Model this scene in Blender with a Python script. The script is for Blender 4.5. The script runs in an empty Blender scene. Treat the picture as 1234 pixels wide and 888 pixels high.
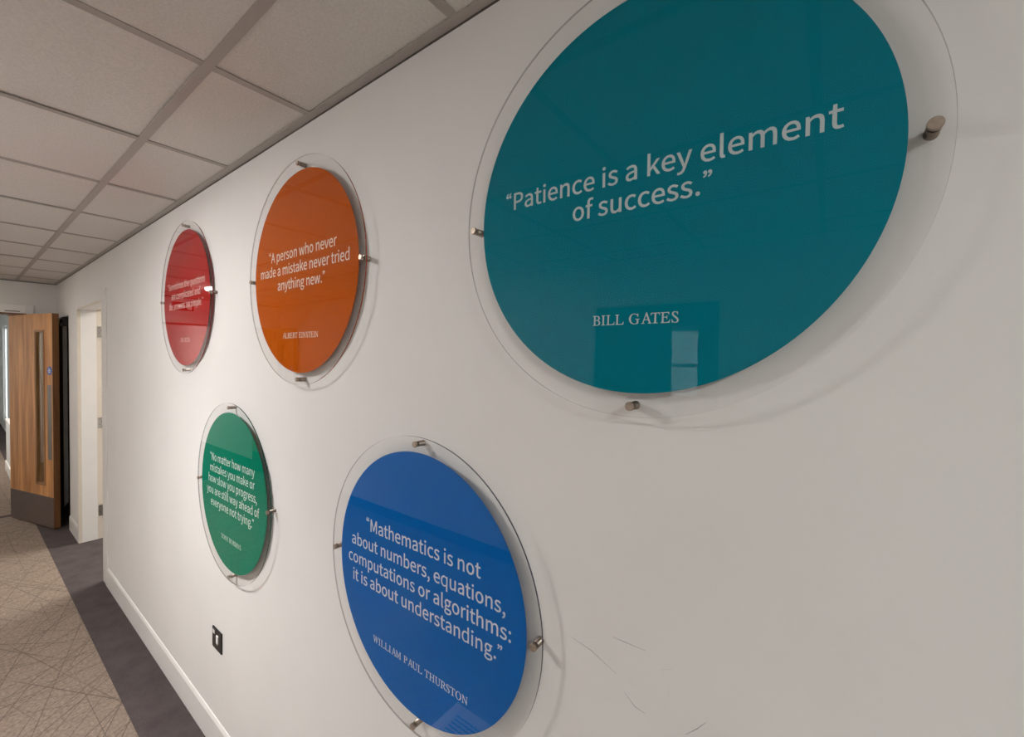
import bpy, bmesh, math, random
from mathutils import Matrix, Vector

C = bpy.context.scene.collection
SC = bpy.context.scene
PI = math.pi

# ------------------------------------------------------------------ camera, world, exposure
CAM_D, CAM_H = 0.6772, 1.6888            # distance to the display wall, eye height
cam = bpy.data.cameras.new('camera')
cam.sensor_fit = 'HORIZONTAL'; cam.sensor_width = 36.0
cam.lens = 511.457 / 1234 * 36.0
cam.shift_x, cam.shift_y = 0.0110, -0.0010
cam.clip_start = 0.02; cam.clip_end = 200
cam_o = bpy.data.objects.new('camera', cam); C.objects.link(cam_o)
Rg = Vector((0.790522, 0.612313, 0.012125)); Up = Vector((-0.022547, 0.009312, 0.999702)); Fw = Vector((-0.612018, 0.790560, -0.021167))
cam_o.matrix_world = Matrix(((Rg.x, Up.x, -Fw.x, 0.0), (Rg.y, Up.y, -Fw.y, -CAM_D), (Rg.z, Up.z, -Fw.z, CAM_H), (0, 0, 0, 1)))
SC.camera = cam_o
SC.view_settings.view_transform = 'Standard'
SC.view_settings.look = 'None'
SC.view_settings.exposure = 0.92
SC.view_settings.gamma = 1.0
SC.view_settings.use_curve_mapping = False
wd = bpy.data.worlds.new('daylight'); SC.world = wd; wd.use_nodes = True
wd.node_tree.nodes['Background'].inputs[0].default_value = (0.90, 0.95, 1.0, 1)
wd.node_tree.nodes['Background'].inputs[1].default_value = 2.2
LAMP_STRENGTH = {'corridor_far': 19.0, 'corridor': 60.0, 'corridor_near': 33.0, 'room': 14.0, 'lobby': 16.0, 'office': 9.0}
FILL_BEAM_WATTS = {'corridor_far': 20.0, 'corridor': 108.0, 'corridor_near': 82.0}  # extra downward spots added under the round fittings
LAMP_TINT = {'corridor_far': (1, .955, .90), 'corridor': (1, .97, .955), 'corridor_near': (.965, 1, .985)}

# ------------------------------------------------------------------ materials
def s2l(c):
    return tuple(((x / 255) / 12.92 if x / 255 <= 0.04045 else ((x / 255 + 0.055) / 1.055) ** 2.4) for x in c) + (1,)
def new_mat(name):
    m = bpy.data.materials.new(name); m.use_nodes = True
    nt = m.node_tree
    return m, nt, nt.nodes, nt.links, nt.nodes['Principled BSDF']
def plain(name, col, rough=0.5, metal=0.0, spec=0.5, noise=0.0, nscale=40, bump=0.0, bscale=200, bdist=0.002):
    m, nt, N, L, b = new_mat(name)
    b.inputs['Base Color'].default_value = col if len(col) == 4 else tuple(col) + (1,)
    b.inputs['Roughness'].default_value = rough; b.inputs['Metallic'].default_value = metal
    b.inputs['Specular IOR Level'].default_value = spec
    tc = N.new('ShaderNodeTexCoord')
    if noise:
        n = N.new('ShaderNodeTexNoise'); n.inputs['Scale'].default_value = nscale; n.inputs['Detail'].default_value = 5
        L.new(tc.outputs['Object'], n.inputs['Vector'])
        r = N.new('ShaderNodeValToRGB'); c = b.inputs['Base Color'].default_value
        r.color_ramp.elements[0].position = 0.3; r.color_ramp.elements[1].position = 0.7
        r.color_ramp.elements[0].color = tuple(v * (1 - noise) for v in c[:3]) + (1,)
        r.color_ramp.elements[1].color = tuple(min(1, v * (1 + noise)) for v in c[:3]) + (1,)
        L.new(n.outputs['Fac'], r.inputs['Fac']); L.new(r.outputs['Color'], b.inputs['Base Color'])
    if bump:
        n2 = N.new('ShaderNodeTexNoise'); n2.inputs['Scale'].default_value = bscale; n2.inputs['Detail'].default_value = 3
        L.new(tc.outputs['Object'], n2.inputs['Vector'])
        bp = N.new('ShaderNodeBump'); bp.inputs['Strength'].default_value = bump; bp.inputs['Distance'].default_value = bdist
        L.new(n2.outputs['Fac'], bp.inputs['Height']); L.new(bp.outputs['Normal'], b.inputs['Normal'])
    return m

M = {}
M['wall'] = plain('wall_paint', (0.76, 0.745, 0.725), 0.6, spec=0.3, noise=0.02, nscale=3, bump=0.12, bscale=260, bdist=0.001)
M['far_wall'] = plain('far_wall_paint', (0.72, 0.705, 0.68), 0.7, spec=0.2, noise=0.02, nscale=3, bump=0.1, bscale=260)
M['white_gloss'] = plain('white_gloss_paint', (0.82, 0.80, 0.77), 0.35, spec=0.4, noise=0.02, nscale=6)
M['cream'] = plain('cream_gloss_paint', (0.70, 0.63, 0.54), 0.35, spec=0.4, noise=0.03, nscale=8)
M['tile'] = plain('mineral_fibre_tile', (0.74, 0.71, 0.675), 0.9, spec=0.1, noise=0.07, nscale=170, bump=0.35, bscale=320, bdist=0.002)
M['grid'] = plain('grid_metal_paint', (0.44, 0.405, 0.38), 0.5, spec=0.3, noise=0.02, nscale=20)
M['gap'] = plain('dark_gap', (0.12, 0.11, 0.10), 0.9, spec=0.1, noise=0.1)
M['charcoal'] = plain('charcoal_paint', (0.035, 0.03, 0.03), 0.6, spec=0.3, noise=0.15, nscale=10)
M['grey_strip'] = plain('grey_strip', (0.88, 0.88, 0.86), 0.5, noise=0.04)
M['black'] = plain('black_plastic', (0.012, 0.011, 0.012), 0.35, spec=0.5, noise=0.1)
M['white_plastic'] = plain('white_plastic', (0.86, 0.85, 0.83), 0.3, noise=0.02)
M['steel'] = plain('brushed_steel', (0.40, 0.38, 0.355), 0.28, metal=1.0, noise=0.08, nscale=90)
M['nickel'] = plain('brushed_nickel', (0.33, 0.28, 0.24), 0.35, metal=1.0, noise=0.10, nscale=160)
M['nickel_cap'] = plain('nickel_cap', (0.42, 0.345, 0.285), 0.45, metal=1.0, noise=0.12, nscale=220)
M['kick'] = plain('brown_grey_metal', (0.165, 0.128, 0.115), 0.45, metal=0.25, spec=0.4, noise=0.12, nscale=50)
M['plate'] = plain('satin_grey_metal', (0.22, 0.20, 0.19), 0.4, metal=0.6, noise=0.06, nscale=60)
M['blue_disc'] = plain('blue_sign_plastic', (0.03, 0.11, 0.42), 0.4, noise=0.03)
M['scuff'] = plain('grey_scuff', (0.33, 0.32, 0.31), 0.8, noise=0.2, nscale=300)
M['scuff_faint'] = plain('faint_scuff', (0.56, 0.545, 0.53), 0.8, noise=0.1, nscale=300)
M['sign_green'] = plain('exit_sign_green', (0.006, 0.045, 0.02), 0.4, noise=0.05)
M['sofa'] = plain('light_grey_laminate', (0.80, 0.80, 0.79), 0.45, noise=0.02)

def carpet_border_mat():
    m, nt, N, L, b = new_mat('carpet_border_pile')
    b.inputs['Roughness'].default_value = 0.95; b.inputs['Specular IOR Level'].default_value = 0.08
    tc = N.new('ShaderNodeTexCoord')
    n = N.new('ShaderNodeTexNoise'); n.inputs['Scale'].default_value = 260; n.inputs['Detail'].default_value = 4
    n2 = N.new('ShaderNodeTexNoise'); n2.inputs['Scale'].default_value = 9; n2.inputs['Detail'].default_value = 5
    L.new(tc.outputs['Object'], n.inputs['Vector']); L.new(tc.outputs['Object'], n2.inputs['Vector'])
    mx = N.new('ShaderNodeMath'); mx.operation = 'MULTIPLY_ADD'; mx.inputs[1].default_value = 0.5
    L.new(n.outputs['Fac'], mx.inputs[0])
    mm = N.new('ShaderNodeMath'); mm.operation = 'MULTIPLY'; mm.inputs[1].default_value = 0.5
    L.new(n2.outputs['Fac'], mm.inputs[0]); L.new(mm.outputs[0], mx.inputs[2])
    r = N.new('ShaderNodeValToRGB')
    r.color_ramp.elements[0].position = 0.3; r.color_ramp.elements[0].color = (0.056, 0.045, 0.044, 1)
    r.color_ramp.elements[1].position = 0.7; r.color_ramp.elements[1].color = (0.098, 0.081, 0.081, 1)
    L.new(mx.outputs[0], r.inputs['Fac']); L.new(r.outputs['Color'], b.inputs['Base Color'])
    bp = N.new('ShaderNodeBump'); bp.inputs['Strength'].default_value = 0.5; bp.inputs['Distance'].default_value = 0.003
    L.new(n.outputs['Fac'], bp.inputs['Height']); L.new(bp.outputs['Normal'], b.inputs['Normal'])
    return m
M['border'] = carpet_border_mat()

def carpet_mat():
    """Beige pile woven with long crossing dark hair-lines at many angles."""
    m, nt, N, L, b = new_mat('beige_line_carpet')
    b.inputs['Roughness'].default_value = 0.95; b.inputs['Specular IOR Level'].default_value = 0.08
    tc = N.new('ShaderNodeTexCoord')
    acc = None
    def math_(op, *ins, clamp=False):
        nd = N.new('ShaderNodeMath'); nd.operation = op; nd.use_clamp = clamp
        for k, v in enumerate(ins):
            if isinstance(v, (int, float)): nd.inputs[k].default_value = v
            else: L.new(v, nd.inputs[k])
        return nd.outputs[0]
    random.seed(11)
    angs = [4, 17, 29, 38, 47, 58, 66, 77, 92, 104, 117, 128, 139, 151, 163, 172]
    for i, ang in enumerate(angs):
        freq = random.uniform(5.5, 11.0); wd_ = random.uniform(.0014, .0034)
        mp = N.new('ShaderNodeMapping'); mp.inputs['Rotation'].default_value = (0, 0, math.radians(ang + random.uniform(-4, 4)))
        mp.inputs['Location'].default_value = (i * 3.17, i * 1.73, 0)
        L.new(tc.outputs['Object'], mp.inputs['Vector'])
        sx = N.new('ShaderNodeSeparateXYZ'); L.new(mp.outputs['Vector'], sx.inputs[0])
        t = math_('MULTIPLY', sx.outputs[0], freq)
        idn = math_('FLOOR', t)
        wn = N.new('ShaderNodeTexWhiteNoise'); wn.noise_dimensions = '1D'; L.new(math_('ADD', idn, i * 13.7), wn.inputs['W'])
        pos = math_('MULTIPLY_ADD', wn.outputs['Value'], .7, .15)
        d = math_('ABSOLUTE', math_('SUBTRACT', math_('FRACT', t), pos))
        d = math_('DIVIDE', d, freq)
        ln = math_('SUBTRACT', 1.35, math_('DIVIDE', d, wd_), clamp=True)
        cb = N.new('ShaderNodeCombineXYZ'); L.new(math_('MULTIPLY', idn, 7.31), cb.inputs[0]); L.new(sx.outputs[1], cb.inputs[1])
        nn = N.new('ShaderNodeTexNoise'); nn.inputs['Scale'].default_value = 0.9; nn.inputs['Detail'].default_value = 1
        L.new(cb.outputs[0], nn.inputs['Vector'])
        msk = math_('MULTIPLY', math_('SUBTRACT', nn.outputs['Fac'], .47), 9.0, clamp=True)
        ml = math_('MULTIPLY', ln, msk)
        acc = ml if acc is None else math_('MAXIMUM', acc, ml)
    n = N.new('ShaderNodeTexNoise'); n.inputs['Scale'].default_value = 75; n.inputs['Detail'].default_value = 7
    L.new(tc.outputs['Object'], n.inputs['Vector'])
    r = N.new('ShaderNodeValToRGB')
    r.color_ramp.elements[0].position = 0.3; r.color_ramp.elements[0].color = (0.185, 0.141, 0.109, 1)
    r.color_ramp.elements[1].position = 0.72; r.color_ramp.elements[1].color = (0.305, 0.243, 0.198, 1)
    L.new(n.outputs['Fac'], r.inputs['Fac'])
    mix = N.new('ShaderNodeMix'); mix.data_type = 'RGBA'
    sc2 = N.new('ShaderNodeMath'); sc2.operation = 'MULTIPLY'; sc2.inputs[1].default_value = 0.62
    L.new(acc, sc2.inputs[0]); L.new(sc2.outputs[0], mix.inputs['Factor'])
    L.new(r.outputs['Color'], mix.inputs['A']); mix.inputs['B'].default_value = (0.075, 0.056, 0.045, 1)
    L.new(mix.outputs['Result'], b.inputs['Base Color'])
    bp = N.new('ShaderNodeBump'); bp.inputs['Strength'].default_value = 0.5; bp.inputs['Distance'].default_value = 0.003
    L.new(n.outputs['Fac'], bp.inputs['Height']); L.new(bp.outputs['Normal'], b.inputs['Normal'])
    return m
M['carpet'] = carpet_mat()

def oak_mat(name, dark, light):
    m, nt, N, L, b = new_mat(name)
    b.inputs['Roughness'].default_value = 0.45; b.inputs['Specular IOR Level'].default_value = 0.3
    tc = N.new('ShaderNodeTexCoord')
    mp = N.new('ShaderNodeMapping'); mp.inputs['Scale'].default_value = (9, 9, 0.7)
    L.new(tc.outputs['Object'], mp.inputs['Vector'])
    n = N.new('ShaderNodeTexNoise'); n.inputs['Scale'].default_value = 1.6; n.inputs['Detail'].default_value = 8; n.inputs['Distortion'].default_value = 0.6
    L.new(mp.outputs['Vector'], n.inputs['Vector'])
    mp2 = N.new('ShaderNodeMapping'); mp2.inputs['Scale'].default_value = (120, 120, 3)
    L.new(tc.outputs['Object'], mp2.inputs['Vector'])
    n2 = N.new('ShaderNodeTexNoise'); n2.inputs['Scale'].default_value = 1.0; n2.inputs['Detail'].default_value = 4
    L.new(mp2.outputs['Vector'], n2.inputs['Vector'])
    a = N.new('ShaderNodeMath'); a.operation = 'MULTIPLY_ADD'; a.inputs[1].default_value = 0.35
    L.new(n2.outputs['Fac'], a.inputs[0])
    a2 = N.new('ShaderNodeMath'); a2.operation = 'MULTIPLY'; a2.inputs[1].default_value = 0.65
    L.new(n.outputs['Fac'], a2.inputs[0]); L.new(a2.outputs[0], a.inputs[2])
    r = N.new('ShaderNodeValToRGB')
    r.color_ramp.elements[0].position = 0.34; r.color_ramp.elements[0].color = dark
    r.color_ramp.elements[1].position = 0.66; r.color_ramp.elements[1].color = light
    L.new(a.outputs[0], r.inputs['Fac']); L.new(r.outputs['Color'], b.inputs['Base Color'])
    return m
M['oak'] = oak_mat('oak_veneer', (0.36, 0.150, 0.050, 1), (0.80, 0.420, 0.170, 1))
M['oak_edge'] = oak_mat('oak_lipping', (0.12, 0.050, 0.018, 1), (0.26, 0.118, 0.045, 1))
M['oak_bead'] = oak_mat('oak_bead', (0.22, 0.11, 0.050, 1), (0.42, 0.225, 0.105, 1))
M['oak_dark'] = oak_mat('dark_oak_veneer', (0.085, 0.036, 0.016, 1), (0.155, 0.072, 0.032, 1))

def acrylic(name, tint, fac_ior=1.33, trans=0.985):
    """Clear sheet: see-through, with a Fresnel mirror on the side that faces outwards."""
    m, nt, N, L, b = new_mat(name); N.remove(b)
    out = N['Material Output']
    t = N.new('ShaderNodeBsdfTransparent'); t.inputs[0].default_value = tuple(trans * x for x in tint) + (1,)
    g = N.new('ShaderNodeBsdfGlossy'); g.inputs['Roughness'].default_value = 0.0; g.inputs['Color'].default_value = (1, 1, 1, 1)
    f = N.new('ShaderNodeFresnel'); f.inputs['IOR'].default_value = fac_ior
    ge = N.new('ShaderNodeNewGeometry')
    inv = N.new('ShaderNodeMath'); inv.operation = 'SUBTRACT'; inv.inputs[0].default_value = 1.0
    L.new(ge.outputs['Backfacing'], inv.inputs[1])
    mu = N.new('ShaderNodeMath'); mu.operation = 'MULTIPLY'
    L.new(f.outputs[0], mu.inputs[0]); L.new(inv.outputs[0], mu.inputs[1])
    mx = N.new('ShaderNodeMixShader')
    L.new(mu.outputs[0], mx.inputs[0]); L.new(t.outputs[0], mx.inputs[1]); L.new(g.outputs[0], mx.inputs[2])
    L.new(mx.outputs[0], out.inputs[0])
    return m
M['acrylic'] = acrylic('clear_acrylic', (1, 1, 1))
M['glass'] = acrylic('window_glass', (0.93, 0.97, 0.97), 1.5, 0.95)

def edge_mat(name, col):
    """Polished edge of the acrylic sheet: the disc colour reflected inside it is painted on as base colour."""
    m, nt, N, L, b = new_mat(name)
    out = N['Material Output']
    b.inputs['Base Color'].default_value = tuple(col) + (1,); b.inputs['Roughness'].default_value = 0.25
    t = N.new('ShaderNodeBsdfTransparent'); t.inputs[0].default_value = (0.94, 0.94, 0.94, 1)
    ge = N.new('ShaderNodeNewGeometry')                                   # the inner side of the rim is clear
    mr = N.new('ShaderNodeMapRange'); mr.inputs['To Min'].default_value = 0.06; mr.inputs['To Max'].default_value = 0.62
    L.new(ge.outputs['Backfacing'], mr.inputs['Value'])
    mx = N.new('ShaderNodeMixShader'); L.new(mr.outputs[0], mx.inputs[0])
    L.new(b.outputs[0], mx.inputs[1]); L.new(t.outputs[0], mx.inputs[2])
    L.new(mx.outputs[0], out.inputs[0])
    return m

def lamp_mat(name, strength, col=(1, 0.95, 0.88)):
    m, nt, N, L, b = new_mat(name)
    b.inputs['Base Color'].default_value = (0.9, 0.9, 0.9, 1)
    b.inputs['Emission Color'].default_value = tuple(col) + (1,)
    b.inputs['Emission Strength'].default_value = strength
    return m

# ------------------------------------------------------------------ mesh helpers
class MB:
    def __init__(s): s.bm = bmesh.new(); s.mi = 0
    def _f(s, vs, smooth=False):
        try:
            f = s.bm.faces.new(vs); f.material_index = s.mi; f.smooth = smooth; return f
        except ValueError: return None
    def box(s, x0, x1, y0, y1, z0, z1, bev=0.0):
        b = bmesh.new()
        r = bmesh.ops.create_cube(b, size=1.0)
        for v in b.verts:
            v.co = Vector((x0 + (v.co.x + .5) * (x1 - x0), y0 + (v.co.y + .5) * (y1 - y0), z0 + (v.co.z + .5) * (z1 - z0)))
        if bev: bmesh.ops.bevel(b, geom=b.edges[:], offset=bev, segments=2, profile=0.5, affect='EDGES')
        s._join(b); return s
    def _join(s, b):
        mp = {v: s.bm.verts.new(v.co) for v in b.verts}
        for f in b.faces: s._f([mp[v] for v in f.verts], f.smooth)
        b.free()
    def prism(s, prof, axis, a0, a1):
        """Extrude a 2-D profile along an axis; prof in the two other axes (x,y,z order)."""
        def P(u, v, a):
            return {'x': (a, u, v), 'y': (u, a, v), 'z': (u, v, a)}[axis]
        A = [s.bm.verts.new(P(u, v, a0)) for u, v in prof]; B = [s.bm.verts.new(P(u, v, a1)) for u, v in prof]
        n = len(prof)
        for i in range(n): s._f([A[i], A[(i + 1) % n], B[(i + 1) % n], B[i]])
        s._f(A[::-1]); s._f(B); return s
    def lathe(s, c, prof, axis='y', n=32, cap0=True, cap1=True):
        """Revolve (radius, along) pairs about an axis through c."""
        rings = []
        for r, a in prof:
            ring = []
            for k in range(n):
                t = 2 * PI * k / n; u, v = r * math.cos(t), r * math.sin(t)
                p = {'y': (u, a, v), 'x': (a, u, v), 'z': (u, v, a)}[axis]
                ring.append(s.bm.verts.new((c[0] + p[0], c[1] + p[1], c[2] + p[2])))
            rings.append(ring)
        for i in range(len(rings) - 1):
            for k in range(n): s._f([rings[i][k], rings[i][(k + 1) % n], rings[i + 1][(k + 1) % n], rings[i + 1][k]], True)
        if cap0: s._f(rings[0][::-1])
        if cap1: s._f(rings[-1])
        return s
    def build(s, name, mats, parent=None, recalc=True):
        if recalc: bmesh.ops.recalc_face_normals(s.bm, faces=s.bm.faces[:])
        me = bpy.data.meshes.new(name); s.bm.to_mesh(me); s.bm.free()
        for m in (mats if isinstance(mats, (list, tuple)) else [mats]): me.materials.append(m)
        o = bpy.data.objects.new(name, me); C.objects.link(o)
        if parent: o.parent = parent
        return o
def tag(o, label=None, cat=None, group=None, kind=None):
    if label: o['label'] = label
    if cat: o['category'] = cat
    if group: o['group'] = group
    if kind: o['kind'] = kind
    return o
def empty(name, loc=(0, 0, 0), rz=0.0):
    e = bpy.data.objects.new(name, None); C.objects.link(e); e.location = loc; e.rotation_euler = (0, 0, rz)
    e.empty_display_size = 0.1
    return e
def struct(o, label, cat): return tag(o, label, cat, None, 'structure')

# ------------------------------------------------------------------ the setting
CZ = 2.4086                       # ceiling plane (underside of the grid)
W = 2.34                          # corridor width
XF, XFB = -6.45, -6.70            # far wall, its back
XE = 2.60                         # near end of the corridor
XL = -16.0                        # end of the lobby beyond the double doors
OX0, OX1, OZ = -5.235, -4.225, 2.085      # doorway in the display wall
RX0, RX1, RZ, RD = -6.45, -5.72, 2.048, 0.12   # recess the oak leaf folds into
DY0, DY1, DZ = -0.215, -2.125, 2.085      # double doorway in the far wall
VX0, VX1 = -1.405, -0.555                 # oak door in the opposite wall

f = MB(); f.box(XL, XE, -W, 0.0, -0.06, 0.0)
struct(f.build('floor', M['carpet']), 'beige carpet with crossing dark hairlines along the corridor', 'floor')
f = MB(); f.box(XL, XE, -0.19, 0.0, 0.0, 0.0012)
f.box(-6.64, XE, -W, -W + 0.19, 0.0, 0.0012)
f.box(OX0, OX1, 0.0, 0.16, -0.06, 0.0012); f.box(RX0, RX1, 0.0, RD, -0.06, 0.0012)
struct(f.build('trim_1', M['border']), 'dark purple-grey carpet border along the foot of the walls', 'carpet border')
f = MB(); f.box(-6.64, XFB - .02, -W, -0.19, 0.0, 0.0009); f.box(XL, XFB, -W, -0.6, 0.0, 0.0009)
struct(f.build('trim_2', M['border']), 'dark grey carpet beyond the open oak door', 'carpet')

def wall_display():
    b = MB()
    b.box(OX1, XE, 0, .15, 0, 2.7); b.box(OX0, OX1, 0, .15, OZ, 2.7)
    b.box(RX1, OX0, 0, .15, 0, 2.7); b.box(RX0, RX1, 0, .15, RZ, 2.7); b.box(RX0, RX1, RD, .15, 0, RZ)
    b.box(XFB, RX0, 0, .15, 0, 2.7)
    return struct(b.build('wall_right', M['wall']), 'long white corridor wall carrying the five round quote signs', 'wall')
WALL = wall_display()
# old scuffs and scratches on the paint
def ribbon(pts, w, y=-0.0004):
    b = MB(); rows = []
    for i, (x, z) in enumerate(pts):
        a = Vector(pts[max(0, i - 1)]); c = Vector(pts[min(len(pts) - 1, i + 1)]); d = (c - a).normalized(); nrm = Vector((-d.y, d.x))
        ww = w * (0.35 if i in (0, len(pts) - 1) else 1)
        rows.append([b.bm.verts.new((x + nrm.x * s * ww / 2, y, z + nrm.y * s * ww / 2)) for s in (-1, 1)])
    for i in range(len(rows) - 1): b._f([rows[i][0], rows[i + 1][0], rows[i + 1][1], rows[i][1]])
    return b
SCUFF = [[(-.357, 1.1897), (-.3179, 1.1825), (-.2706, 1.1621)], [(-.3518, 1.1813), (-.3104, 1.2003)], [(-.279, 1.2221), (-.2588, 1.2222), (-.223, 1.2225)],
         [(-.2855, 1.1723), (-.2813, 1.1856)], [(-.2004, 1.2019), (-.1792, 1.213)], [(-.2572, 1.139), (-.2387, 1.1234), (-.221, 1.1204)], [(-.1858, 1.1693), (-.1861, 1.1849)],
         [(-.1604, 1.1205), (-.1443, 1.1384), (-.1321, 1.1552)], [(-.2505, 1.1591), (-.2325, 1.1582)], [(-.1964, 1.1931), (-.194, 1.2035)], [(-.3341, 1.0198), (-.3311, 1.032)]]
for i, s in enumerate(SCUFF):
    ribbon(s, 0.0011 if i in (0, 2, 5, 7) else 0.0008).build('scuff_mark', M['scuff'] if i in (0, 2, 5, 7) else M['scuff_faint'], WALL, False)

b = MB()
b.box(XFB, XF, DY0, 0, 0, 2.7); b.box(XFB, XF, -W, DY1, 0, 2.7); b.box(XFB, XF, DY1, DY0, DZ, 2.7)
struct(b.build('wall_far', M['far_wall']), 'grey end wall of the corridor above and around the double doors', 'wall')
b = MB()
b.box(XFB, VX0, -W - .15, -W, 0, 2.7); b.box(VX1, XE, -W - .15, -W, 0, 2.7); b.box(VX0, VX1, -W - .15, -W, 2.075, 2.7)
struct(b.build('wall_left', M['wall']), 'plain white wall facing the quote signs, seen mirrored in them', 'wall')
b = MB(); b.box(XE, XE + .15, -W - .15, .15, 0, 2.7)
struct(b.build('wall_near', M['wall']), 'white wall closing the near end of the corridor', 'wall')

# suspended ceiling: lay-in tiles, exposed grid, wall angle
KX0 = -0.6434
LIGHT_TILES = []          # round fittings are let into the tiles
rows = [(-0.28, -0.0), (-0.88, -0.28), (-1.48, -0.88), (-2.08, -1.48), (-W, -2.08)]
b = MB()
random.seed(4)
ks = range(-6, 10)
for k in ks:
    x1 = min(KX0 - .6 * k, XE); x0 = max(KX0 - .6 * (k + 1), XF)
    for r, (y0, y1) in enumerate(rows):
        if r == 2 and k in LIGHT_TILES: continue
        dz = random.uniform(0.0025, 0.006)
        b.box(x0 + .004, x1 - .004, y0 + .004, y1 - .004, CZ + dz, CZ + dz + .016)
b.mi = 1; b.box(XF, XE, -W, 0, CZ + .035, CZ + .05)
struct(b.build('ceiling', [M['tile'], M['gap']]), 'suspended ceiling of speckled square mineral tiles', 'ceiling')
b = MB()
for y in (-0.28, -0.88, -1.48, -2.08): b.box(XF, XE, y - .012, y + .012, CZ, CZ + .0022); 
for y in (-0.28, -0.88, -1.48, -2.08): b.box(XF, XE, y - .003, y + .003, CZ + .0022, CZ + .034)
for k in range(-5, 10):
    x = KX0 - .6 * k
    if XF + .05 < x < XE - .03:
        for (y0, y1) in rows: b.box(x - .012, x + .012, y0 + (.012 if y0 > -2.2 else 0), y1 - (.012 if y1 < -.1 else 0), CZ + .0004, CZ + .0024)
struct(b.build('trim_3', M['grid']), 'grey metal grid of bars between the ceiling tiles', 'ceiling grid')
b = MB()
b.box(XF, XE, -.025, 0, CZ, CZ + .002); b.box(XF, XE, -.002, 0, CZ - .0, CZ + .03)
b.box(XF, XE, -W, -W + .025, CZ, CZ + .002)
b.box(XF, XF + .025, -W, 0, CZ - .0005, CZ + .0015); b.box(XE - .025, XE, -W, 0, CZ - .0005, CZ + .0015)
b.mi = 1; b.box(XF, XE, -.0016, 0, CZ - .0035, CZ); b.box(XF, XF + .0016, -W, 0, CZ - .006, CZ)  # dark strips stand in for the shadow line under the angle
struct(b.build('trim_4', [M['grid'], M['gap']]), 'grey angle trim where the ceiling meets the walls', 'ceiling trim')

# skirtings: chamfered white boards
def skirt_prof(s=-1, y=0.0): return [(y, .0012), (y + s * .008, .0012), (y + s * .008, .122), (y + s * .003, .137), (y, .138)]
b = MB(); b.prism(skirt_prof(), 'x', OX1 + .09, XE)
struct(b.build('baseboard_right', M['white_gloss']), 'white chamfered skirting board under the quote signs', 'skirting board')
b = MB(); b.prism(skirt_prof(), 'x', RX1, OX0 - .015)
struct(b.build('baseboard_far', M['white_gloss']), 'short white skirting between the doorway and the oak door recess', 'skirting board')
b = MB()
for x0, x1 in ((XF, VX0 - .07), (VX1 + .07, XE)): b.prism(skirt_prof(1, -W), 'x', x0, x1)
struct(b.build('baseboard_left', M['white_gloss']), 'white skirting board along the wall facing the signs', 'skirting board')

# ---- doorway in the display wall: frame, lining, rebate, hinged white leaf turned into the room
fr = empty('door_1', (OX0, 0, 0))
struct(fr, 'white doorway frame between the red and green signs and the oak door', 'door frame')
b = MB()
b.box(OX1 - OX0 + .0, OX1 - OX0 + .135, -.006, 0, 0, OZ + .075, .002)
b.box(-.075, OX1 - OX0, -.006, 0, OZ, OZ + .075, .002); b.box(-.06, 0, -.006, 0, 0, OZ, .002)
b.build('architrave', M['wall'], fr)
b = MB(); b.box(0, .006, -.0065, .016, 0.0012, OZ - .008); b.box(0, OX1 - OX0, -.0065, .016, OZ - .008, OZ)
b.box(OX1 - OX0 - .006, OX1 - OX0, -.0065, .016, 0.0012, OZ - .008); b.build('bead', M['cream'], fr)
b = MB(); b.box(0, .0055, .016, .118, 0.0012, OZ - .0075); b.box(0, OX1 - OX0, .016, .118, OZ - .0075, OZ); b.box(OX1 - OX0 - .0055, OX1 - OX0, .016, .118, 0.0012, OZ - .0075)
b.build('lining', M['white_gloss'], fr)
b = MB(); b.box(0, .0015, .118, .168, 0.0012, OZ - .001); b.box(0, OX1 - OX0, .118, .168, OZ - .001, OZ); b.box(OX1 - OX0 - .0015, OX1 - OX0, .118, .168, 0.0012, OZ - .001)
b.build('rebate', M['cream'], fr)
for z in (1.885, 1.06, .26):
    b = MB(); b.box(.0015, .0040, .124, .164, z - .05, z + .05, .0008)
    b.lathe((.006, .174, 0), [(.006, z - .05), (.006, z + .05)], 'z', 12)
    hg = b.build('hinge', M['steel'], fr)
    b = MB()
    for dz in (-.034, -.012, .012, .034): b.lathe((.0040, .144 + (.006 if dz in (-.034, .012) else -.006), z + dz), [(.0035, 0), (.0035, .0006)], 'x', 10)
    b.build('screw', M['black'], hg)
lf = MB(); lf.box(-.046, -.002, .182, 1.13, .008, OZ - .01, .002)
lf.build('leaf', M['white_gloss'], fr)

# ---- recess behind the oak leaf: dark lining with one pale upright strip
b = MB(); b.box(RX0, RX0 + .004, 0.0, RD, .0012, RZ); b.box(RX0 + .004, RX1, RD - .003, RD, .0012, RZ)
b.mi = 1; b.prism([(.040, .04), (.072, .09), (.072, RZ - .001), (.040, RZ - .001)], 'x', RX0 + .004, RX0 + .012)
struct(b.build('trim_5', [M['charcoal'], M['grey_strip']]), 'dark lining of the recess behind the oak door with pale grey upright strip', 'recess lining')

# ---- frame of the double doorway
fr = empty('trim_6', (XF, 0, 0))
struct(fr, 'pale door frame around the double doorway in the end wall', 'door frame')
b = MB(); b.box(0, .014, DY0, DY0 + .05, 0, DZ + .085, .002); b.box(0, .014, DY1 - .05, DY1, 0, DZ + .085, .002); b.box(0, .014, DY1, DY0, DZ, DZ + .085, .002)
b.build('architrave', M['wall'], fr)
b = MB(); b.box(-.25, .0, DY0 - .012, DY0, 0, DZ); b.box(-.25, 0, DY1, DY1 + .012, 0, DZ); b.box(-.25, 0, DY1 + .012, DY0 - .012, DZ - .012, DZ)
b.build('lining', M['oak_edge'], fr)
b = MB(); b.box(0.014, .0165, -.36, -.26, DZ + .012, DZ + .022); b.build('seal_strip', M['plate'], fr)

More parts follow.
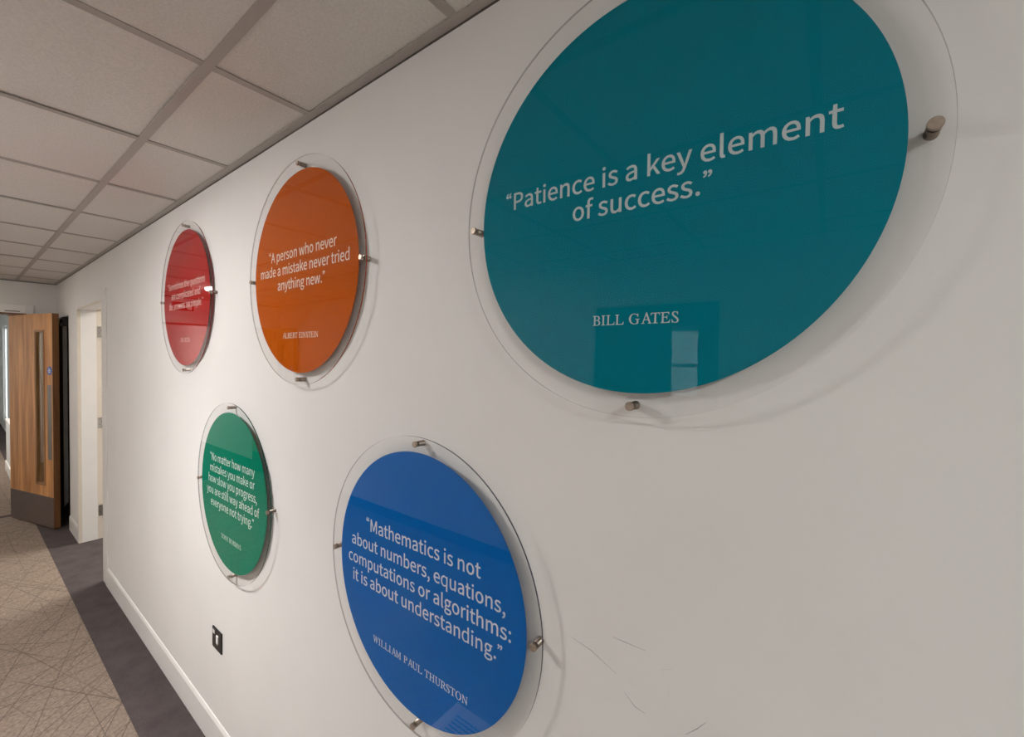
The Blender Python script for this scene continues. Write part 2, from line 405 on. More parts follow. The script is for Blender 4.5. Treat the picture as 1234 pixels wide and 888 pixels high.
# ---- oak fire door leaves (one seen directly, its twin mirrored in the signs)
def oak_leaf(name, A, ang, s, label):
    """Local x runs from the meeting edge to the hinge, local y*s is out of the visible face."""
    root = empty(name, (A[0], A[1], 0), ang)
    struct(root, label, 'door')
    T, LW, Z0, Z1 = .047, .80, .010, 2.066
    px0, px1, pz0, pz1 = .150, .300, .418, 1.900
    def bx(b, x0, x1, y0, y1, z0, z1, bev=0): b.box(x0, x1, min(y0 * s, y1 * s), max(y0 * s, y1 * s), z0, z1, bev)
    b = MB(); bx(b, .006, px0, -T, 0, Z0, Z1); bx(b, px1, LW, -T, 0, Z0, Z1); bx(b, px0, px1, -T, 0, Z0, pz0); bx(b, px0, px1, -T, 0, pz1, Z1)
    b.build('leaf', M['oak'], root)
    b = MB(); bx(b, 0, .006, -T, 0, Z0, Z1); b.build('lipping', M['oak_edge'], root)
    b = MB()
    for y0, y1 in ((-.006, .007), (-T - .007, -T + .006)):
        bx(b, px0 - .010, px0 + .010, y0, y1, pz0 - .010, pz1 + .010, .002); bx(b, px1 - .010, px1 + .010, y0, y1, pz0 - .010, pz1 + .010, .002)
        bx(b, px0 + .010, px1 - .010, y0, y1, pz0 - .010, pz0 + .012, .002); bx(b, px0 + .010, px1 - .010, y0, y1, pz1 - .012, pz1 + .010, .002)
    b.build('glazing_bead', M['oak_bead'], root)
    b = MB(); bx(b, px0, px1, -.015, -.009, pz0, pz1); b.build('vision_panel', M['glass'], root)
    b = MB(); bx(b, .004, LW - .004, .0002, .0017, Z0 + .002, .306, .0005); b.build('kick_plate', M['kick'], root)
    b = MB(); bx(b, .022, .092, .0002, .0020, .667, 1.384, .0006); pl = b.build('push_plate', M['plate'], root)
    b = MB()
    for x in (.032, .082):
        for z in (.68, 1.37): b.lathe((x, .0020 * s, z), [(.004, 0), (.003, .0012 * s)], 'y', 10)
    b.build('screw', M['steel'], pl)
    b = MB(); b.lathe((.052, .0002 * s, 1.519), [(.041, 0), (.041, .0022 * s), (.039, .003 * s)], 'y', 28); ds = b.build('fire_door_disc', M['blue_disc'], root)
    b = MB()      # white words on the disc, too small to read: three short bars of lettering
    for z, w in ((1.534, .026), (1.519, .040), (1.504, .030)): bx(b, .052 - w / 2, .052 + w / 2, .0031, .0034, z - .0035, z + .0035)
    b.build('disc_lettering', M['white_plastic'], ds)
    for z in (1.85, 1.05, .25):
        b = MB(); b.lathe((LW + .008, -(T + .006) * s, 0), [(.007, z - .05), (.007, z + .05)], 'z', 12); bx(b, LW - .03, LW + .004, -T - .002, -T, z - .05, z + .05)
        bx(b, LW + .004, LW + .012, -T - .075, -T - .006, z - .05, z + .05)
        b.build('hinge', M['steel'], root)
    return root
oak_leaf('door_2', (-5.815, -.098), math.radians(-163.378), 1, 'oak fire door standing open with slim glass panel and blue disc')
oak_leaf('door_3', (-5.815, -W + .098), math.radians(163.378), -1, 'second oak fire door against the opposite wall, mirrored in the orange sign')

# ---- oak door with a glass panel in the opposite wall (mirrored in the teal sign)
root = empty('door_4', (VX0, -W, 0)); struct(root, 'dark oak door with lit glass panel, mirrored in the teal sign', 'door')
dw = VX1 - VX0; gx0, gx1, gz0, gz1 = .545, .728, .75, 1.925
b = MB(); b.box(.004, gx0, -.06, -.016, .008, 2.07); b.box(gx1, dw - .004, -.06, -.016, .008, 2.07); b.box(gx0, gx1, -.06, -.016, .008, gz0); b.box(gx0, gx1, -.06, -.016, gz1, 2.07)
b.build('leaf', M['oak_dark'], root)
b = MB(); b.box(gx0, gx1, -.041, -.035, gz0, gz1); b.build('vision_panel', M['glass'], root)
b = MB()
for a in ((gx0 - .012, gx0 + .004, gz0 - .012, gz1 + .012), (gx1 - .004, gx1 + .012, gz0 - .012, gz1 + .012), (gx0 + .004, gx1 - .004, gz0 - .012, gz0 + .004), (gx0 + .004, gx1 - .004, gz1 - .004, gz1 + .012)):
    b.box(a[0], a[1], -.020, -.010, a[2], a[3])
b.build('glazing_bead', M['oak_edge'], root)
b = MB(); b.box(-.06, 0, 0, .015, 0, 2.135, .002); b.box(dw, dw + .06, 0, .015, 0, 2.135, .002); b.box(0, dw, 0, .015, 2.075, 2.135, .002)
b.build('architrave', M['white_gloss'], root)
b = MB(); b.lathe((.075, 0, 1.0), [(.024, -.016), (.024, -.008), (.009, -.007), (.009, .035)], 'y', 20); b.box(.068, .19, .028, .044, .991, 1.009, .004)
b.build('handle', M['steel'], root)

# ---- rooms behind, closed boxes that the light and the view run into
# room behind the display-wall doorway
b = MB(); b.box(-7.6, -2.6, 3.4, 3.5, 0, 2.6); b.box(-7.7, -7.6, .15, 3.5, 0, 2.6); b.box(-2.6, -2.5, .15, 3.5, 0, 2.6); b.box(-7.6, XFB, .05, .15, 0, 2.6)
struct(b.build('wall_room', M['white_gloss']), 'white walls of the bright room through the open doorway', 'wall')
b = MB(); b.box(-7.7, -2.5, .15, 3.5, -.06, -.001); struct(b.build('floor_room', M['border']), 'dark carpet of the bright room through the doorway', 'floor')
b = MB(); b.box(-7.7, -2.5, .15, 3.5, 2.6, 2.7); struct(b.build('ceiling_room', M['white_gloss']), 'white ceiling of the bright room through the doorway', 'ceiling')
# office behind the opposite oak door
b = MB(); y0 = -5.6
b.box(-4.0, -2.2, y0 - .1, y0, 0, 2.6); b.box(.6, 1.5, y0 - .1, y0, 0, 2.6); b.box(-2.2, .6, y0 - .1, y0, 0, 1.15); b.box(-2.2, .6, y0 - .1, y0, 2.15, 2.6)
b.box(-4.1, -4.0, y0 - .1, -W - .15, 0, 2.6); b.box(1.5, 1.6, y0 - .1, -W - .15, 0, 2.6)
struct(b.build('wall_office', M['white_gloss']), 'white office walls glimpsed through the mirrored oak door panel', 'wall')
b = MB(); b.box(-4.1, 1.6, y0 - .1, -W - .15, -.06, 0); b.box(VX0, VX1, -W - .15, -W, -.06, 0.0); struct(b.build('floor_office', M['border']), 'dark office carpet behind the opposite oak door', 'floor')
b = MB(); b.box(-4.1, 1.6, y0 - .1, -W - .15, 2.6, 2.7); struct(b.build('ceiling_office', M['white_gloss']), 'white office ceiling behind the opposite oak door', 'ceiling')
root = empty('window_1', (-.8, y0 - .05, 1.15)); struct(root, 'bright office window glimpsed in the mirrored door panel', 'window')
b = MB()
for x in (-1.4, -.48, .42, 1.35): b.box(x, x + .05, -.03, .03, .0, 1.0)
for z in (0, .45, .95): b.box(-1.35, 1.35, -.029, .029, z, z + .05)
b.build('frame', M['white_plastic'], root)
b = MB(); b.box(-1.38, 1.38, -.003, .003, .03, .98); b.build('pane', M['glass'], root)
# lobby beyond the double doors
b = MB()
b.box(-13.2, XFB, 0, .12, 0, 2.7); b.box(XL, -14.35, 0, .12, 0, 2.7); b.box(-14.35, -13.2, 0, .12, 2.25, 2.7); b.box(-14.35, -13.2, 0, .12, 0, .22)
b.box(XL - .1, XL, -W - .1, .12, 0, 2.7); b.box(XL - .1, XFB, -W - .1, -W, 0, 2.7)
struct(b.build('wall_lobby', M['white_gloss']), 'pale lobby wall seen past the hinge side of the oak door', 'wall')
b = MB(); b.box(XL, XFB, -W, 0, 2.6, 2.7); struct(b.build('ceiling_lobby', M['tile']), 'lobby ceiling beyond the double doors', 'ceiling')
root = empty('window_2', (-13.78, .06, .22)); struct(root, 'tall bright lobby window in a sliver left of the oak door', 'window')
b = MB()
for x in (-.575, -.03, .525): b.box(x, x + .05, -.03, .03, 0, 2.03)
for z in (0, 1.98): b.box(-.525, .525, -.029, .029, z, z + .05)
b.build('frame', M['white_plastic'], root)
b = MB(); b.box(-.55, .55, -.003, .003, .02, 2.0); b.build('pane', M['glass'], root)
root = empty('low_cupboard', (-9.4, -.22, 0)); tag(root, 'low white cupboard in the lobby, just past the oak door edge', 'cupboard')
b = MB(); b.box(.006, 1.8, .006, .218, .1, .71, .003); b.build('carcass', M['sofa'], root)
b = MB(); b.box(0, 1.806, -.004, .218, .71, .735, .003); b.build('worktop', M['white_gloss'], root)
b = MB(); b.box(0.0, 1.8, -.006, .218, .0012, .13, .002); b.build('plinth', M['white_gloss'], root)

# ------------------------------------------------------------------ light fittings
def ceiling_light(x, y, z, key, label, group=None, sx=.57, sy=.57):
    root = empty('ceiling_light', (x, y, z)); tag(root, label, 'light', group)
    b = MB(); h = .012
    b.box(-sx / 2 - .01, -sx / 2 + .012, -sy / 2 - .01, sy / 2 + .01, -.003, .02); b.box(sx / 2 - .012, sx / 2 + .01, -sy / 2 - .01, sy / 2 + .01, -.003, .02)
    b.box(-sx / 2 + .012, sx / 2 - .012, -sy / 2 - .01, -sy / 2 + .012, -.003, .02); b.box(-sx / 2 + .012, sx / 2 - .012, sy / 2 - .012, sy / 2 + .01, -.003, .02)
    b.build('frame', M['white_plastic'], root)
    m = M.get('lamp_' + key) or M.setdefault('lamp_' + key, lamp_mat('lamp_' + key, LAMP_STRENGTH[key]))
    b = MB(); b.box(-sx / 2 + .012, sx / 2 - .012, -sy / 2 + .012, sy / 2 - .012, 0.0, .004); b.build('diffuser', m, root)
    return root
def drum_light(x, y, key, label, r=.165, h=.034):
    """Round surface fitting: white base ring, opal drum that glows down and sideways."""
    root = empty('ceiling_light', (x, y, CZ + .0045)); tag(root, label, 'light', 'round ceiling lights along the corridor')
    b = MB(); b.lathe((0, 0, 0), [(r + .014, .0), (r + .014, -.006), (r + .006, -.009), (r + .001, -.009)], 'z', 48); b.build('base_ring', M['white_plastic'], root)
    m = M.get('lamp_' + key) or M.setdefault('lamp_' + key, lamp_mat('lamp_' + key, LAMP_STRENGTH[key], LAMP_TINT[key]))
    b = MB(); b.lathe((0, 0, 0), [(r, -.0095), (r, -h + .012), (r - .004, -h + .004), (r - .014, -h)], 'z', 48); b.build('diffuser', m, root)
    ld = bpy.data.lights.new('fill_beam', 'SPOT'); ld.energy = FILL_BEAM_WATTS[key]; ld.color = LAMP_TINT[key]      # added spot that brightens the lower wall; the drum has no lens
    ld.spot_size = math.radians(120); ld.spot_blend = 1.0; ld.shadow_soft_size = .11
    lo = bpy.data.objects.new('fill_beam', ld); C.objects.link(lo); lo.parent = root; lo.location = (0, 0, -h - .004)
drum_light(-5.243, -1.185, 'corridor_far', 'round ceiling light whose glint shows at the red sign edge')
drum_light(-2.143, -1.18, 'corridor', 'round ceiling light over the middle of the corridor')
drum_light(1.157, -1.18, 'corridor_near', 'round ceiling light at the near end, behind the viewer')
ceiling_light(-4.9, 1.6, 2.596, 'room', 'light panel in the room through the white doorway', sx=1.17, sy=1.17)
ceiling_light(-9.5, -1.2, 2.596, 'lobby', 'added unseen light panel in the lobby beyond the oak door', sx=1.17, sy=.57)  # unseen panel put in to brighten the lobby
ceiling_light(-1.2, -4.0, 2.596, 'office', 'added unseen light panel in the office behind the opposite oak door', sx=1.17, sy=.57)  # unseen panel added to light the office behind the door glass

# ------------------------------------------------------------------ lettering
SANS = """, 97 26,-67 54,-49 71,-24 77,7 74,27 65,40 50,44 38,41 30,34 26,22 30,10 38,2 50,-1 54,0 49,-20 37,-36 19,-48
. 97 49,-5 60,-1 69,7 72,20 69,32 60,41 49,44 37,41 29,32 26,20 29,7 37,-1
: 97 49,137 60,140 69,148 72,161 69,174 60,182 49,186 37,182 29,174 26,161 29,148 37,140/49,-5 60,-1 69,7 72,20 69,32 60,41 49,44 37,41 29,32 26,20 29,7 37,-1
A 213 1,0 34,0 59,78 153,78 177,0 211,0 124,257 88,257/67,104 79,144 105,230 106,230 132,144 145,104
F 193 35,0 68,0 68,115 166,115 166,143 68,143 68,229 183,229 183,257 35,257
M 284 35,0 64,0 64,142 60,218 62,218 82,159 131,26 153,26 201,159 222,218 223,218 219,142 219,0 249,0 249,257 210,257 161,119 143,66 142,66 123,119 74,257 35,257
N 253 35,0 66,0 66,135 62,215 63,215 91,162 185,0 218,0 218,257 187,257 187,123 192,42 190,42 162,95 68,257 35,257
P 222 35,0 68,0 68,102 110,102 148,107 178,121 198,146 204,181 198,217 178,240 148,253 109,257 35,257/68,129 68,230 104,230 134,228 155,220 168,205 172,181 165,151 143,134 106,129
S 209 106,-5 143,1 170,17 188,40 194,68 187,100 168,122 141,137 104,153 84,162 68,175 62,196 68,215 84,228 110,233 132,230 151,222 168,209 185,230 164,246 139,257 110,261 77,256 52,242 35,221 29,193 37,162 57,141 81,127 118,111 140,101 155,87 161,65 154,44 136,29 107,24 81,28 57,39 36,56 17,33 42,13 72,0
a 197 76,-5 99,-1 120,9 139,23 140,23 143,0 169,0 169,117 165,149 154,174 133,189 103,195 74,191 49,182 29,170 41,148 58,158 77,165 98,168 122,161 134,144 137,120 85,111 49,97 28,77 21,49 28,20 47,2/85,21 68,24 56,34 51,51 59,73 87,89 137,99 137,46 120,32 103,24
b 216 116,-5 147,2 173,22 192,55 199,98 194,138 179,169 155,188 123,195 102,191 82,182 63,168 64,202 64,279 32,279 32,0 58,0 61,20 62,20 79,7 98,-2/111,22 97,24 81,30 64,42 64,142 82,156 99,165 115,168 144,159 160,135 165,98 158,57 139,31
c 179 107,-5 129,-2 150,7 169,19 155,41 142,31 127,25 110,22 79,31 59,57 51,95 59,133 80,159 111,168 125,166 137,160 149,152 165,173 150,184 132,192 110,195 75,188 46,169 26,137 18,95 25,53 44,22 72,2
d 217 97,-5 119,-1 138,9 155,22 156,22 159,0 185,0 185,279 153,279 153,206 154,173 138,185 121,192 101,195 70,188 43,168 25,137 19,95 24,53 40,21 65,2/104,22 76,31 58,56 51,95 59,133 79,159 106,168 122,166 137,160 153,148 153,48 137,34 121,25
e 194 109,-5 133,-2 154,5 172,15 160,36 146,28 130,23 113,21 81,29 59,52 50,88 178,88 179,106 174,143 160,171 136,189 103,195 72,188 44,168 25,137 18,95 25,53 45,22 74,2/49,110 59,142 79,163 104,169 129,163 146,143 151,110
f 114 12,164 37,164 37,0 69,0 69,164 110,164 110,190 69,190 69,220 72,241 81,253 96,258 118,252 125,277 93,283 62,276 43,254 37,221 37,190 12,188
g 197 96,-88 136,-82 166,-68 186,-47 193,-22 185,4 163,19 126,23 89,23 69,26 59,33 56,44 57,53 62,61 68,67 96,60 131,68 156,91 166,126 164,142 158,155 150,166 189,166 189,190 123,190 96,195 69,190 46,177 31,155 25,127 29,106 38,89 50,76 50,75 40,66 32,54 29,39 31,26 37,15 46,8 46,6 31,-6 21,-21 18,-37 28,-64 55,-82/96,82 76,87 61,103 56,127 61,151 76,166 96,172 117,166 131,151 137,127 131,103 116,87/101,-65 71,-61 52,-50 46,-32 48,-21 54,-10 65,0 90,-3 123,-3 144,-5 157,-13 161,-27 154,-46 133,-60
h 213 32,0 64,0 64,138 82,154 98,164 116,167 137,162 149,145 152,116 152,0 184,0 184,120 181,152 170,176 152,190 126,195 102,191 81,179 63,163 64,202 64,279 32,279
i 96 32,0 64,0 64,190 32,190/48,229 59,232 67,239 70,251 67,262 59,269 48,271 37,269 30,262 27,251 30,239 37,232
k 193 32,0 64,0 64,50 99,92 155,0 190,0 118,113 181,190 146,190 65,90 64,90 64,279 32,279
l 99 66,-5 84,-2 80,23 73,22 69,23 66,28 64,36 64,279 32,279 32,38 36,15 47,0
m 324 32,0 64,0 64,138 81,154 97,164 112,167 132,162 144,145 147,116 147,0 179,0 179,138 196,154 212,164 227,167 247,162 259,145 263,116 263,0 294,0 294,120 291,152 280,176 262,190 237,195 215,190 194,178 174,159 164,178 146,191 121,195 100,191 80,179 62,162 62,162 58,190 32,190
n 214 32,0 64,0 64,138 82,154 98,164 116,167 137,162 149,145 152,116 152,0 184,0 184,120 181,152 170,176 152,190 126,195 102,191 81,179 62,162 62,162 58,190 32,190
o 212 106,-5 139,2 167,22 187,53 194,95 187,137 167,169 139,188 106,195 73,188 45,169 25,137 18,95 25,53 45,22 73,2/106,22 77,31 58,57 51,95 58,133 77,159 106,168 135,159 154,133 161,95 154,57 135,31
p 217 32,-80 64,-80 64,-16 63,18 81,5 98,-2 116,-5 147,2 173,22 192,55 199,98 194,138 179,169 155,188 123,195 101,191 81,181 62,168 62,168 58,190 32,190/111,22 97,24 81,30 64,42 64,142 82,156 99,165 115,168 144,159 160,135 165,98 158,57 139,31
q 217 153,-80 185,-80 185,190 159,190 156,172 155,172 139,185 121,192 101,195 70,188 43,168 25,137 19,95 24,53 40,21 65,2 97,-5 118,-1 138,8 154,22 153,-13/104,22 76,31 58,56 51,95 59,133 79,159 106,168 122,166 137,160 153,148 153,48 137,34 121,25
r 136 32,0 64,0 64,122 79,148 95,162 112,166 131,163 137,191 116,195 96,190 78,176 62,155 62,155 58,190 32,190
s 164 82,-5 120,3 143,24 151,52 142,81 120,98 93,110 73,118 58,128 52,143 56,156 68,166 88,170 103,168 117,162 131,153 146,173 130,184 110,192 87,195 52,188 29,168 22,141 30,115 51,97 77,86 98,78 114,66 120,50 116,35 104,24 83,20 62,23 44,31 27,43 11,22 31,8 56,-1
t 132 92,-5 127,2 121,27 99,21 82,26 72,38 70,58 70,164 121,164 121,190 70,190 70,244 43,244 40,190 9,188 9,164 38,164 38,59 41,33 50,13 66,0
u 213 88,-5 112,0 132,12 151,30 152,30 154,0 181,0 181,190 149,190 149,55 132,37 115,26 97,23 77,28 65,45 62,74 62,190 29,190 29,70 33,38 44,14 62,0
v 182 73,0 111,0 178,190 146,190 110,82 93,26 91,26 74,82 38,190 5,190
w 281 62,0 99,0 126,102 139,157 141,157 154,103 181,0 220,0 272,190 241,190 213,80 202,27 200,27 187,80 157,190 126,190 96,80 83,27 82,27 70,80 42,190 9,190
y 182 35,-82 68,-73 91,-50 106,-16 178,190 147,190 112,85 97,31 95,31 76,85 38,190 5,190 81,0 77,-15 67,-36 53,-50 34,-56 19,-53 13,-78
“ 350 270,283 262,297 241,282 225,260 218,231 222,214 232,202 246,198 259,201 267,210 270,221 267,232 260,240 248,243 238,240 242,256 253,271/337,283 329,297 308,282 292,260 286,231 290,214 300,202 313,198 327,201 335,210 337,221 334,232 327,240 315,243 306,240 310,256 320,271
” 350 81,210 88,196 109,211 125,233 132,262 128,279 118,291 104,295 91,292 83,283 80,272 83,261 91,253 102,250 112,253 108,237 97,222/13,210 21,196 42,211 58,233 64,262 61,279 51,291 37,295 24,292 16,283 13,272 16,261 23,253 35,250 44,253 41,237 30,222
  78 """
SERIF = """A 463 -85,0 -85,13 -57,18 -34,32 -14,56 62,182 237,475 251,475 338,58 343,43 350,32 360,24 372,18 388,15 408,13 409,0 221,0 220,13 226,13 245,14 258,19 266,26 270,38 270,55 266,78 249,158 94,158 87,157 82,154 78,150 43,90 30,66 23,48 23,36 26,28 31,22 38,17 75,13 75,0/97,183 244,183 206,367
B 439 -34,0 -34,13 -30,13 -11,15 3,19 13,27 19,37 23,53 24,73 29,385 27,420 23,430 17,438 9,443 -32,451 -32,465 140,465 209,458 262,440 299,408 319,365 321,327 308,296 279,270 234,251 284,227 319,192 340,145 344,117 342,91 334,68 319,48 300,31 275,18 245,8 210,2 171,0/128,259 172,262 206,271 231,287 246,309 252,336 248,369 234,401 213,424 183,437 144,442 113,440 102,430 98,410 97,365 96,269 105,261/148,21 191,25 225,36 249,56 264,82 268,114 263,152 253,179 239,200 220,217 197,228 168,235 135,237 104,235 99,233 96,229 94,222 91,73 92,58 94,44 97,36 103,29 110,25
D 507 -36,0 -35,13 -32,13 -13,15 2,19 11,26 18,36 22,52 24,73 29,385 27,419 23,429 17,437 9,443 -32,451 -32,465 146,465 190,462 230,454 268,442 302,424 332,402 359,375 381,344 398,310 411,272 417,236 419,202 415,169 406,137 392,108 373,82 349,58 321,38 289,22 252,10 212,2 167,0/164,22 200,25 232,32 259,44 282,60 301,80 316,103 328,130 335,158 339,189 339,221 336,254 329,287 313,334 291,373 263,403 229,425 189,438 143,443 112,439 106,435 102,430 99,423 96,387 90,89 93,49 97,40 103,33 113,28 134,24
E 454 -34,0 -34,13 -31,13 -12,15 2,19 12,25 18,36 22,52 23,73 29,385 27,419 23,429 17,437 9,443 -32,451 -32,465 324,465 329,364 318,364 317,367 298,414 289,423 278,431 264,436 198,442 141,442 112,439 106,436 102,432 100,426 97,396 94,260 151,260 181,262 204,267 220,275 231,288 237,305 240,326 252,326 246,161 234,161 230,187 217,220 211,226 203,231 194,234 154,237 95,237 91,83 92,62 93,47 96,39 102,33 109,28 147,24 194,24 224,25 250,28 273,34 293,42 310,53 324,67 336,84 346,105 354,128 368,128 351,0
G 541 248,-10 205,-7 165,0 127,13 92,31 61,53 34,80 11,110 -6,144 -18,181 -24,214 -26,246 -23,278 -15,310 -4,339 10,367 28,393 49,415 73,435 113,457 158,470 208,475 240,473 270,468 299,459 335,446 354,442 374,448 386,469 397,469 402,327 390,327 373,364 351,395 324,420 292,438 257,449 218,453 179,448 144,435 115,413 91,383 73,348 61,306 55,261 55,217 63,173 79,126 102,86 132,53 168,30 208,15 252,11 274,12 295,17 313,26 327,37 335,49 338,64 339,158 338,173 336,185 333,195 326,203 317,208 268,214 268,227 461,227 461,214 425,208 418,203 412,196 410,188 408,171 407,146 408,35 359,10 306,-5
H 520 -34,0 -34,13 -31,13 2,18 9,22 14,28 18,36 24,73 29,385 27,419 23,429 17,437 9,443 -32,451 -32,465 154,465 154,451 151,451 133,450 119,446 109,439 103,428 98,412 97,390 95,285 96,271 103,262 121,259 292,259 308,262 312,274 314,385 312,419 308,429 302,437 294,443 253,451 253,465 439,465 438,451 433,451 415,450 402,446 393,439 386,428 382,413 381,392 376,80 376,60 378,45 381,35 387,27 396,21 437,13 437,0 251,0 251,13 254,13 287,18 294,22 299,28 303,36 308,73 311,212 311,217 310,222 302,232 285,234 113,234 98,231 94,220 91,80 91,60 93,45 97,35 103,27 111,21 152,13 152,0
I 245 -31,0 -30,13 -28,13 5,18 12,22 17,28 21,36 27,73 33,385 30,419 26,429 20,437 12,443 -29,451 -28,465 159,465 159,451 154,451 137,450 123,446 114,439 108,428 104,413 102,392 96,80 99,45 103,35 109,27 117,21 157,13 157,0
L 449 -24,0 -24,13 -21,13 -3,15 12,19 21,26 28,36 32,52 34,73 39,385 39,405 37,419 33,429 27,437 19,443 -22,451 -22,465 163,465 161,452 143,451 130,446 120,440 113,429 109,413 107,393 102,92 102,64 103,51 106,41 112,34 119,29 159,24 206,24 239,25 267,28 289,33 308,40 324,51 337,65 348,83 358,105 366,132 379,132 368,0
M 590 -36,0 -36,13 -1,18 6,22 12,28 16,36 21,73 31,385 29,419 25,429 19,437 11,443 -30,451 -30,465 96,465 234,108 380,465 508,465 507,451 502,451 484,450 471,446 462,439 456,428 452,413 450,392 445,80 445,60 447,45 451,35 457,27 465,21 506,13 506,0 322,0 322,11 355,18 362,23 367,30 371,39 376,83 382,392 219,0 210,0 59,393 51,103 55,48 59,36 65,27 73,21 114,13 114,0
N 500 340,-11 61,373 54,84 55,60 57,43 61,33 67,25 75,20 118,13 118,0 -34,0 -34,13 -15,15 0,19 10,25 17,36 22,51 24,73 31,393 31,401 30,408 26,418 20,428 10,438 -1,445 -13,450 -27,451 -32,451 -32,465 66,465 326,108 332,381 332,405 329,422 325,432 319,440 311,445 267,451 267,465 420,465 419,451 386,447 379,443 373,437 368,429 362,392 353,-11
O 516 203,-10 167,-8 134,-1 102,11 74,27 48,46 26,70 7,98 -8,128 -19,162 -25,192 -27,222 -25,253 -20,282 -11,310 0,338 14,364 30,387 49,409 70,428 93,444 118,457 144,467 172,473 200,475 236,472 269,465 300,453 328,437 353,417 375,393 394,365 408,335 419,302 424,277 426,252 426,227 423,201 418,176 411,152 402,128 391,106 379,85 365,65 349,48 332,32 294,9 251,-5/198,10 221,12 241,18 260,29 278,43 293,60 307,80 319,102 329,127 337,153 342,181 346,210 347,240 346,271 342,301 336,331 324,368 307,399 287,423 263,441 237,451 207,455 183,452 161,445 140,434 121,418 104,398 89,374 76,348 66,318 59,286 53,211 63,137 76,99 92,68 114,43 139,25 167,14
P 403 -34,0 -34,13 -30,13 -12,15 2,19 12,25 18,35 22,51 24,73 29,385 27,419 23,430 17,438 9,443 -32,451 -32,465 151,465 214,458 263,439 298,406 318,361 322,335 320,311 313,289 300,270 283,253 260,240 233,230 201,224 165,222 104,222 98,221 95,219 94,214 91,64 92,55 93,46 98,34 105,26 114,20 162,13 161,0/132,242 174,246 206,257 229,275 242,299 246,329 241,364 233,389 220,410 205,425 185,436 161,442 133,445 121,444 112,441 106,438 102,431 99,420 98,405 95,263 96,253 103,244
R 451 -34,0 -34,13 -30,13 -11,15 3,19 13,27 19,37 23,53 24,73 29,385 27,420 23,430 17,438 9,443 -32,451 -32,465 165,465 209,462 247,453 278,438 303,418 321,393 332,364 335,320 319,284 284,256 231,235 330,85 373,31 386,21 401,15 416,13 418,13 418,0 314,0 164,228 149,228 119,229 95,231 92,89 95,46 99,34 105,26 113,20 151,13 159,13 158,0/140,250 182,253 215,263 239,280 254,303 260,331 256,363 241,398 217,423 183,438 141,443 114,440 102,427 98,398 95,253 116,251
S 369 155,-9 126,-7 92,-1 55,10 46,13 38,13 27,11 20,4 17,-8 5,-8 -11,146 2,146 16,106 34,72 57,46 83,26 112,15 143,11 159,12 173,16 186,23 196,32 204,44 210,57 213,71 213,87 210,105 193,139 163,174 133,201 96,232 68,256 45,277 28,297 16,315 6,334 0,353 -4,376 -4,397 1,416 9,433 21,447 37,459 56,468 78,473 103,475 134,473 164,466 188,459 199,457 209,458 216,464 220,473 233,473 246,336 235,336 223,372 208,401 190,424 168,440 144,450 118,453 97,451 80,444 67,433 59,417 57,398 60,376 65,363 73,349 84,334 128,291 167,259 207,224 235,195 256,162 269,126 273,101 273,78 268,57 258,38 245,22 227,8 206,-1 183,-7
T 420 50,0 49,13 54,13 92,19 100,24 106,32 111,41 117,89 124,417 123,429 119,435 112,439 102,441 84,441 58,440 36,437 18,432 3,425 -8,415 -17,404 -23,389 -27,372 -29,352 -44,353 -42,465 345,465 352,350 339,350 337,361 334,371 327,394 317,412 304,425 287,434 265,439 236,441 208,441 196,437 192,423 184,93 187,43 191,33 198,25 207,19 254,13 261,13 261,0
U 491 203,-10 159,-6 120,5 86,24 57,48 37,78 24,113 18,181 22,388 20,420 16,431 10,439 1,444 -45,452 -45,465 151,465 152,452 145,452 126,450 111,445 101,436 95,423 91,405 89,381 87,193 87,157 88,129 92,109 101,84 114,63 133,46 155,33 181,25 210,23 234,24 256,29 275,38 290,49 303,63 312,79 318,103 323,137 325,181 328,355 324,412 319,426 312,436 304,443 293,448 278,451 260,452 259,465 416,465 417,452 407,452 386,448 371,438 362,420 359,396 357,357 355,163 352,124 347,90 338,62 326,39 310,20 289,7 265,-3 236,-8
W 592 85,-10 0,394 -5,414 -13,429 -23,439 -36,446 -52,451 -73,453 -74,465 113,465 112,453 107,453 88,451 75,447 67,439 64,427 64,410 68,387 124,116 232,355 224,396 219,414 212,428 203,439 191,446 176,451 159,452 154,452 154,465 332,465 331,452 298,447 292,442 289,435 287,425 293,378 347,120 452,372 460,396 463,416 462,431 454,442 436,449 409,452 410,465 551,465 551,452 549,452 537,450 526,444 516,434 487,381 322,-10 309,-10 242,310 98,-10
Y 412 48,0 49,12 90,18 99,22 105,27 109,34 114,66 116,201 14,366 -23,418 -34,429 -46,438 -58,444 -99,451 -99,465 102,465 101,451 61,445 55,440 53,433 54,423 60,409 68,393 166,235 243,358 266,400 271,427 267,435 261,441 253,445 235,449 210,451 210,465 369,465 369,450 357,448 346,443 334,433 297,383 184,205 181,66 181,53 183,40 187,30 194,22 203,17 255,12 254,0"""
def parse(t):
    G = {}
    for ln in t.split('\n'):
        if not ln: continue
        ch = ln[0]; rest = ln[2:]; w, _, body = rest.partition(' ')
        G[ch] = (int(w) / 1000, [[tuple(int(v) / 1000 for v in q.split(',')) for q in s.split()] for s in body.split('/') if s.strip()])
    return G
GS, GR = parse(SANS), parse(SERIF)
for ch in '“”':     # tighten the wide-set quotation marks
    w, P = GS[ch]; xs = [x for s in P for x, y in s]; x0, x1 = min(xs), max(xs); yt = max(y for s in P for x, y in s)
    GS[ch] = ((x1 - x0) * .8 + .03, [[((x - x0) * .8 + .01, yt - .02 + (y - yt) * .8) for x, y in s] for s in P])
